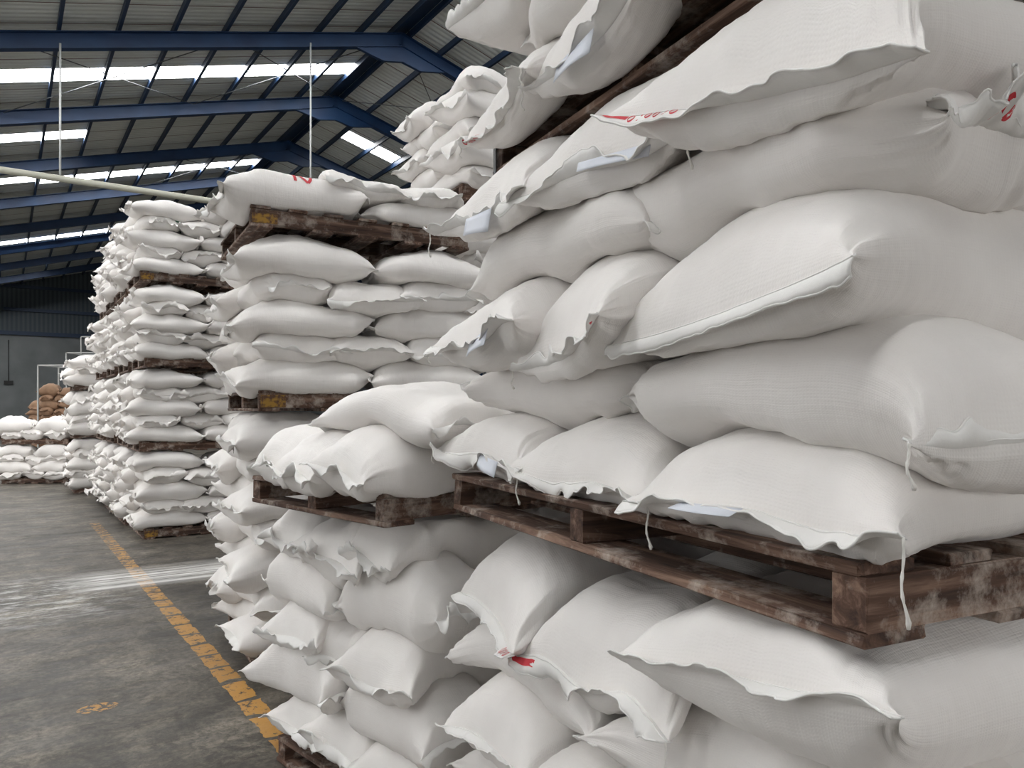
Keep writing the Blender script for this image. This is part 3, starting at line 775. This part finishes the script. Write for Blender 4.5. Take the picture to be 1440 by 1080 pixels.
ov2 = {
 (0, 'h0'): dict(ez=((.01, .02), (0, 0)), ew=(1, 1), thread=((0, 0, .05), (0, 1, .09)), tag=((0, .50, .72, .045, .2),), fp={0: dict(curl=-.3, width=.045)}),
 (0, 'h1'): dict(dx=-.02, ez=((-.02, .02), (0, 0)), ew=(1, 1), thread=((0, 1, .09),), fp={0: dict(curl=-.2, width=.045)}),
 (0, 'h2'): dict(dx=-.01, W=.62, T=.30, ez=((-.02, .0), (0, 0)), ew=(1, 1), thread=((0, 1, .12),), tag=((0, .28, .5, .012, .6),), fp={0: dict(curl=-.1, width=.032, ruffle=.006)}),
 (1, 's0'): dict(dx=.12, ew=(1, .6), L=.94),
 (1, 's1'): dict(dx=.09, L=.84, T=.31, ew=(.7, 1), ez=((0, 0), (-.06, -.02)), thread=((1, 1, .06),), fp={1: dict(width=.03)}),
 (2, 'h0'): dict(dx=.08, ez=((-.03, -.02), (0, 0)), ew=(1, 1), tag=((0, .45, .72, .05, .2),), thread=((0, 0, .05),)),
 (2, 'h1'): dict(dx=.0, W=.64, ez=((-.11, -.06), (0, 0)), ew=(1, 1), thread=((0, 0, .05),), fp={0: dict(curl=.3, width=.034)}, red=((0, .82, .95, 'bar'),)),
 (2, 'h2'): dict(wob=(.15, 1), dx=.01, W=.68, T=.37, ez=((-.07, -.05), (0, 0)), ew=(1, 1), fp={0: dict(curl=-.9, ruffle=.0012, width=.034)}),
 (3, 's0'): dict(dx=.16, ew=(.8, .8), L=.94),
 (3, 's1'): dict(dx=-.02, L=.88, T=.32, ew=(.8, .42), ez=((0, 0), (.03, 0)), fp={1: dict(width=.06, ruffle=.014, curl=1.0)}, red=((1, .45, .62, 'bar'),)),
 (4, 'h0'): dict(dx=.05, ez=((-.07, 0), (0, 0)), ew=(1, 1), thread=((0, 0, .08),), tag=((0, .35, .62, .07, .2),), fp={0: dict(width=.048)}),
 (4, 'h1'): dict(dx=.05, W=.64, T=.33, ez=((-.09, .0), (0, 0)), ew=(1, 1), thread=((0, 1, .09),), tag=((0, .45, .85, .03, .1),), fp={0: dict(width=.048, curl=.2)}),
 (4, 'h2'): dict(wob=(.3, 1), dx=.03, W=.66, T=.34, ez=((-.09, .07), (0, 0)), ew=(1, 1), fp={0: dict(width=.04, curl=0, ruffle=.005)}, red=((0, .02, .12, 'bar'), (0, .12, .30, 'letters'))),
}
ov3 = {
 (0, 'h0'): dict(dx=.02, ez=((-.09, 0), (0, 0)), ew=(1, 1), thread=((0, 0, .04), (0, 1, .05)), red=((0, .05, .25, 'letters'),)),
 (0, 'h1'): dict(ez=((-.09, 0), (0, 0)), ew=(1, 1), thread=((0, 0, .06),), tag=((0, .3, .6, .06, .2),)),
 (0, 'h2'): dict(ez=((-.09, 0), (0, 0)), ew=(1, 1)),
 (1, 's0'): dict(dx=.36), (1, 's1'): dict(dx=.32),
}
hi = (110, 96)
NZN = 1.40 - 1.28
vis_all = lambda sk: sk['vis'] or sk['slot'] in ('b1', 'k2')
NL = dict(W=.62, L=.90, T=.32, Ts=.30, sin=.10, sag=.085, res=hi)
N1 = build_level(nframe(ZN[0]), NLX, NLY, ZN[1], PH, make_layers(NLX, NLY, 5, 'H', 11, over=.05, ov=ov1, **NL), 'bottom pallet of nearest stack', 'sacks of the nearest stack', 2, vis_all)
N2 = build_level(nframe(ZN[1]), NLX, NLY, ZN[2] - ZN[1], PH, make_layers(NLX, NLY, 5, 'H', 12, over=.05, ov=ov2, **NL), 'middle pallet of nearest stack', 'sacks of the nearest stack', 2, vis_all, nearsag=.04)
N3 = build_level(nframe3(ZN[2]), NLX, NLY, .75, PH, make_layers(NLX, NLY, 3, 'H', 13, over=.17, ov=ov3, **NL), 'top pallet of nearest stack', 'sacks of the nearest stack', 2, vis_all, clampt=False)
for z, lb in ((ZN[0], 'wooden pallet on the floor under the nearest stack'), (ZN[1], 'weathered wooden pallet in the middle of the nearest stack'), (ZN[2], 'dark wooden pallet high in the nearest stack, seen from below')):
    pr_ = pallet(nframe3(z) if z > 2 else nframe(z), NLX, NLY, PH, lb, 1, int(z * 10) + 3)
    if z > 2:
        bm = bmesh.new(); box_bm(bm, .01, .03, -.006, -.002, -.02, PH + .012); bm_obj('metal_strap', bm, M['dark'], pr_)

# ======== second pile, low, between (2b) ========
TH_B = math.atan2(-.715, .70)
BLX, BLY = 1.02, 1.5
def bframe(z, ext=0): return frame(-.447 - BLX * .70, 2.61 + BLX * .715, TH_B, z)
bframe0 = Matrix.Translation((.12 * .715, .12 * .70, 0)) @ bframe(0)
md = (72, 60)
def layers_b(n, first, seed, **kw):
    return make_layers(BLX, BLY, n, first, seed, **kw)
B1 = build_level(bframe0, BLX, BLY, 1.20, PH, make_layers(BLX, BLY, 5, 'H', 21, W=.55, L=.90, Ls=.68, T=.33, over=.05, sag=.08, res=md), 'lower pallet of low second stack', 'sacks of the low second stack', 1, lambda s: True)
B2 = build_level(bframe(1.20), BLX, BLY, .48, PH, make_layers(BLX, BLY, 2, 'H', 22, W=.55, L=.88, Ls=.82, T=.29, over=.08, sag=.07, res=md, ov={(1, 's0'): dict(skip=1), (1, 's1'): dict(dy=.12, dx=-.06, T=.21), (0, 'h0'): dict(dx=.04)}), 'upper pallet of low second stack', 'sacks of the low second stack', 1, lambda s: True, clampt=False)
pallet(bframe0, BLX, BLY, PH, 'wooden pallet on the floor under the low second stack', 1, 31)
pallet(bframe(1.20), BLX, BLY, PH, 'wooden pallet beneath the short upper load of the low second stack', 1, 32)

# ======== third pile (2a) ========
TH_A = math.atan2(.488, .873)
ALX, ALY = 1.46, 1.2
def aframe(z, dx=0): return frame(-1.577 + dx, 4.5, TH_A, z)
kv = lambda s: s['vis']
A1 = build_level(aframe(0, .05), ALX, ALY, 1.60, .13, make_layers(ALX, ALY, 7, 'S', 31, W=.64, L=.90, T=.31, sag=.075, over=.05, res=(56, 44)), 'floor pallet of third stack', 'sacks of the third stack', 1, kv)
A2 = build_level(aframe(1.60, .05), ALX, ALY, 1.12, .13, make_layers(ALX, ALY, 5, 'S', 32, W=.64, L=.90, T=.31, sag=.075, over=.05, res=md), 'middle pallet of third stack', 'sacks of the third stack', 1, kv)
A3 = build_level(aframe(2.72), ALX, ALY, .46, .13, make_layers(ALX, ALY, 2, 'S', 33, W=.58, L=.90, T=.24, over=.03, res=md, ov={(1, 'h0'): dict(skip=1), (0, 's0'): dict(T=.32, mark5=1), (1, 'h1'): dict(T=.18), (1, 'h2'): dict(T=.18)}), 'top pallet of third stack', 'sacks of the third stack', 1, lambda s: True, clampt=False)
for z, lb in ((0, 'wooden pallet on the floor under the third stack'), (1.60, 'wooden pallet in the middle of the third stack'), (2.72, 'wooden pallet under the two top layers of the third stack')):
    pallet(aframe(z, .05 if z < 2 else 0), ALX, ALY, .13, lb, 0, int(z * 10) + 41, paint=True)

# ======== tall stack behind, seen above the third ========
CO = (-.42, 6.2); TH_C = TH_A
for lv in range(4):
    z = [0, 1.12, 2.24, 3.36][lv]; top = lv == 3
    keepc = (lambda s: True) if top else (lambda s: False)
    if top: build_level(frame(CO[0], CO[1], TH_C, z), ALX, ALY, 1.12, .13, make_layers(ALX, ALY, 5, 'H', 41, W=.56, L=.86, T=.25, over=.12, res=(48, 36)), 'top pallet of stack behind the third', 'sacks of the stack behind the third', 1, lambda s: s['vis'], clampt=False)
    else:
        build_level(frame(CO[0], CO[1], TH_C, z), ALX, ALY, 1.12, .13, make_layers(ALX, ALY, 5, 'H', 42 + lv, W=.56, L=.86, T=.25, over=.08, res=(20, 16)), '%s pallet of stack behind the third' % ORD[lv], 'hidden sacks behind the third stack', 0, lambda s: s['vis'] and s['slot'] in ('h0', 'h1', 'h2', 's0', 's1') and (s['layer'] == 4 or lv == 2))
    pallet(frame(CO[0], CO[1], TH_C, z), ALX, ALY, .13, 'wooden pallet under %s load of the stack behind the third' % ORD[lv], 0, 50 + lv, parts=top)

# ======== tall row beyond (stack 3) : four stacks deep, four pallets high ========
RW = [(-4.56, 9.19), (-5.33, 10.32), (-6.10, 11.45), (-6.87, 12.58)]
ZS = [0, 1.08, 2.13, 3.19]
for k, (ox, oy) in enumerate(RW):
    nm = ['front stack of tall row', 'second stack of tall row', 'third stack of tall row', 'rear stack of tall row'][k]
    for lv in range(4):
        z = ZS[lv]; hgt = (ZS[lv + 1] - z) if lv < 3 else 1.06
        nl = 5 if not (lv == 3 and k == 3) else 4
        if lv == 3 and k == 3: hgt = .86
        fr = frame(ox + random.Random(k * 4 + lv).uniform(-.04, .04), oy, HA, z)
        if k == 0: keep = lambda s: s['vis']
        else:
            keep = lambda s, lv=lv: s['slot'] in ('h0', 'b0', 's0', 'k0')
        build_level(fr, ALX, 1.12, hgt, .13, make_layers(ALX, 1.12, nl, 'S', 60 + k * 5 + lv, W=.60, L=.88, T=.27, over=.04, res=(34, 26) if k == 0 else (26, 20), fine=1.2),
                    '%s pallet of %s' % (ORD[lv], nm), 'sacks of the tall row', 0, keep, clampt=lv < 3)
        pallet(fr, ALX, 1.12, .13, 'wooden pallet, %s from the floor in the %s' % (ORD[lv], nm), 0, 80 + k * 4 + lv, parts=(k == 0), paint=lv in (0, 3))

# ======== stack at the end of the row (4) ========
for lv in range(3):
    z = [0, 1.04, 1.96][lv]; hgt = [1.04, .92, .66][lv]; nl = [5, 4, 3][lv]
    fr = frame(-8.30, 14.15, HA, z)
    build_level(fr, ALX, 1.12, hgt, .13, make_layers(ALX, 1.12, nl, 'S', 110 + lv, W=.56, L=.86, T=.24, over=.08, res=(26, 20), fine=1.2),
                '%s pallet of the end stack' % ORD[lv], 'sacks of the end stack', 0, lambda s: s['slot'] in ('h0', 'h1', 's0', 'k0', 'b0', 's1'), clampt=lv < 2)
    pallet(fr, ALX, 1.12, .13, 'wooden pallet, %s from the floor in the three-high end stack' % ORD[lv], 0, 120 + lv, parts=False)

# ======== low stacks at far left (5) ========
for j, (px, d) in enumerate(((2, 16.0), (-110, 17.3))):
    ox, oy = (px - 720) / F * d, d
    for lv in range(2):
        z = [0, .84][lv]; hgt = [.84, .56][lv]; nl = [4, 2][lv]
        fr = frame(ox, oy, math.radians(6), z)
        nm = ['low white stack at far left', 'low white stack cut by left frame edge'][j]
        build_level(fr, 1.35, 1.12, hgt, .13, make_layers(1.35, 1.12, nl, 'H', 130 + lv + j * 3, W=.50, L=.84, T=.25, over=.1, res=(26, 20), fine=1.2),
                    '%s pallet of %s' % (ORD[lv], nm), 'sacks of the low far stacks', 0, lambda s: s['vis'] and s['slot'] != 'k0', clampt=lv < 1)
        pallet(fr, 1.35, 1.12, .13, 'wooden pallet, %s from the floor in %s' % (ORD[lv], nm), 0, 140 + lv + j * 3, parts=False)

# ======== brown sacks and steel cages in the far corner ========
def cage(px0, px1, d, ztop_, z0, label):
    x0, x1 = (px0 - 720) / F * d, (px1 - 720) / F * d
    root = bpy.data.objects.new('steel_stillage', None); COL.objects.link(root); root.location = (x0, d, z0)
    wd = x1 - x0; dp = 1.0; hh = ztop_ - z0; r = .035
    def bar(nm, x_0, x_1, y_0, y_1, z_0, z_1):
        bm = bmesh.new(); box_bm(bm, x_0, x_1, y_0, y_1, z_0, z_1); bm_obj(nm, bm, M['steel'], root)
    for x in (0, wd - r):
        for y in (0, dp): bar('post', x, x + r, y, y + r, 0, hh)
    for y in (0, dp): bar('top_rail', 0, wd, y, y + r, hh - r, hh)
    for x in (0, wd - r): bar('side_rail', x, x + r, r, dp, hh - r, hh)
    bar('base_rail', 0, wd, -.01, r - .005, .05, .11)
    tag(root, label, 'stillage', 'grey steel stillages')
for (px, d, n, wd, nm, sd) in ((52, 22.0, 10, 1.0, 'inside the left cage', 1), (36, 23.6, 8, .9, 'left of the left cage', 2)):
    ox = (px - 720) / F * d
    z = 0
    for half in range(2):
        nl = n // 2; hgt = (.20 * nl) + .12
        fr = frame(ox, d + .12, math.radians(5), z)
        build_level(fr, 1.15, 1.0, hgt, .12, make_layers(1.15, 1.0, nl, 'S', 150 + sd * 3 + half, W=.46, L=.62, T=.23, over=.05, res=(22, 16)),
                    '%s brown pile %s' % (('lower', 'upper')[half], nm), 'brown jute sacks', 0, lambda s: s['slot'] in ('h0', 'h1', 'h2', 's0', 's1'), clampt=half == 0, color='brown')
        pallet(fr, 1.15, 1.0, .12, 'wooden pallet under %s half of brown pile %s' % (('lower', 'upper')[half], nm), 0, 160 + sd * 3 + half, parts=False)
        z += hgt
cage(52, 106, 21.9, CH + 2 * .64, 0, 'grey steel cage frame standing around brown sacks')
cage(92, 150, 26.0, CH + 1.95, 0, 'grey steel cage frame behind the end stack, middle height')
cage(113, 175, 29.0, CH + 2.8, 0, 'tallest grey steel cage frame behind the end stack')
bm = bmesh.new(); box_bm(bm, 0, 1.6, 0, .8, 0, .35, None, .05)
# ---------------------------------------------------------------- emit sacks: 300 largest in view one by one, the rest as one heap
def size(q):
    c = q[0].reshape(-1, 3).mean(0); return q[1]['L'] / max(c[1], .5)
bm.free()
order = sorted(range(len(QUEUE)), key=lambda i: -size(QUEUE[i]))
white = [i for i in order if QUEUE[i][5] == 'sack' and not QUEUE[i][3].startswith('hidden')]
solo = set(white[:300]) | set(i for i in order if QUEUE[i][5] == 'brown')
OBJ = {}
rest = bmesh.new()
for i, q in enumerate(QUEUE):
    Qw, sk, lab, grp, det, colr = q
    if i in solo:
        OBJ[i] = emit_sack(Qw, sk, lab, grp, det, colr, 'white_sack' if colr == 'sack' else 'brown_sack')
    else:
        o = emit_sack(Qw, sk, lab, grp, 0, colr); o.data.transform(Matrix.Translation(o.location)); rest.from_mesh(o.data)
        me = o.data; bpy.data.objects.remove(o); bpy.data.meshes.remove(me)
pr = random.Random(9)
for i, q in enumerate(QUEUE):
    if i not in OBJ: continue
    sk = q[1]
    if sk.get('mark5'):
        a, b_ = .50, .10
        C5 = lambda v: v / 1.0
        st = []
        pts = [(.50, .40), (.50, .32), (.535, .32), (.54, .37), (.565, .40), (.585, .37), (.585, .32)]
        for p0, p1 in zip(pts[:-1], pts[1:]): st.append((*p0, *p1, .008))
        decal(OBJ[i], q[0], st, M['red'], 'red_print', .002, 'faded red figure printed on the cloth')
    elif q[3] in ('sacks of the tall row', 'sacks of the end stack') and pr.random() < .4 and sk['slot'][0] in 'hs':
        u0 = pr.uniform(.25, .7); v0 = pr.choice((.52, .96, .78)) + pr.uniform(-.03, .03)
        if sk['slot'][0] == 's': v0 = pr.uniform(.62, .72); 
        m_, nm_ = pr.choice(((M['ink'], 'dark'), (M['green'], 'green'), (M['green'], 'green')))
        decal(OBJ[i], q[0], [(u0, v0, u0 + pr.uniform(.04, .09), v0 + .005, pr.uniform(.008, .02))], m_, 'printed_mark', .003, 'small %s printed mark' % nm_)
print('SACKS', len(white), 'solo', len(solo))
if len(rest.verts):
    o = bm_obj('white_sacks', rest, M['sack'], smooth=True)
    tag(o, 'remaining small white sacks in the far rows behind the front ones', 'sacks', kind='stuff')
else: rest.free()
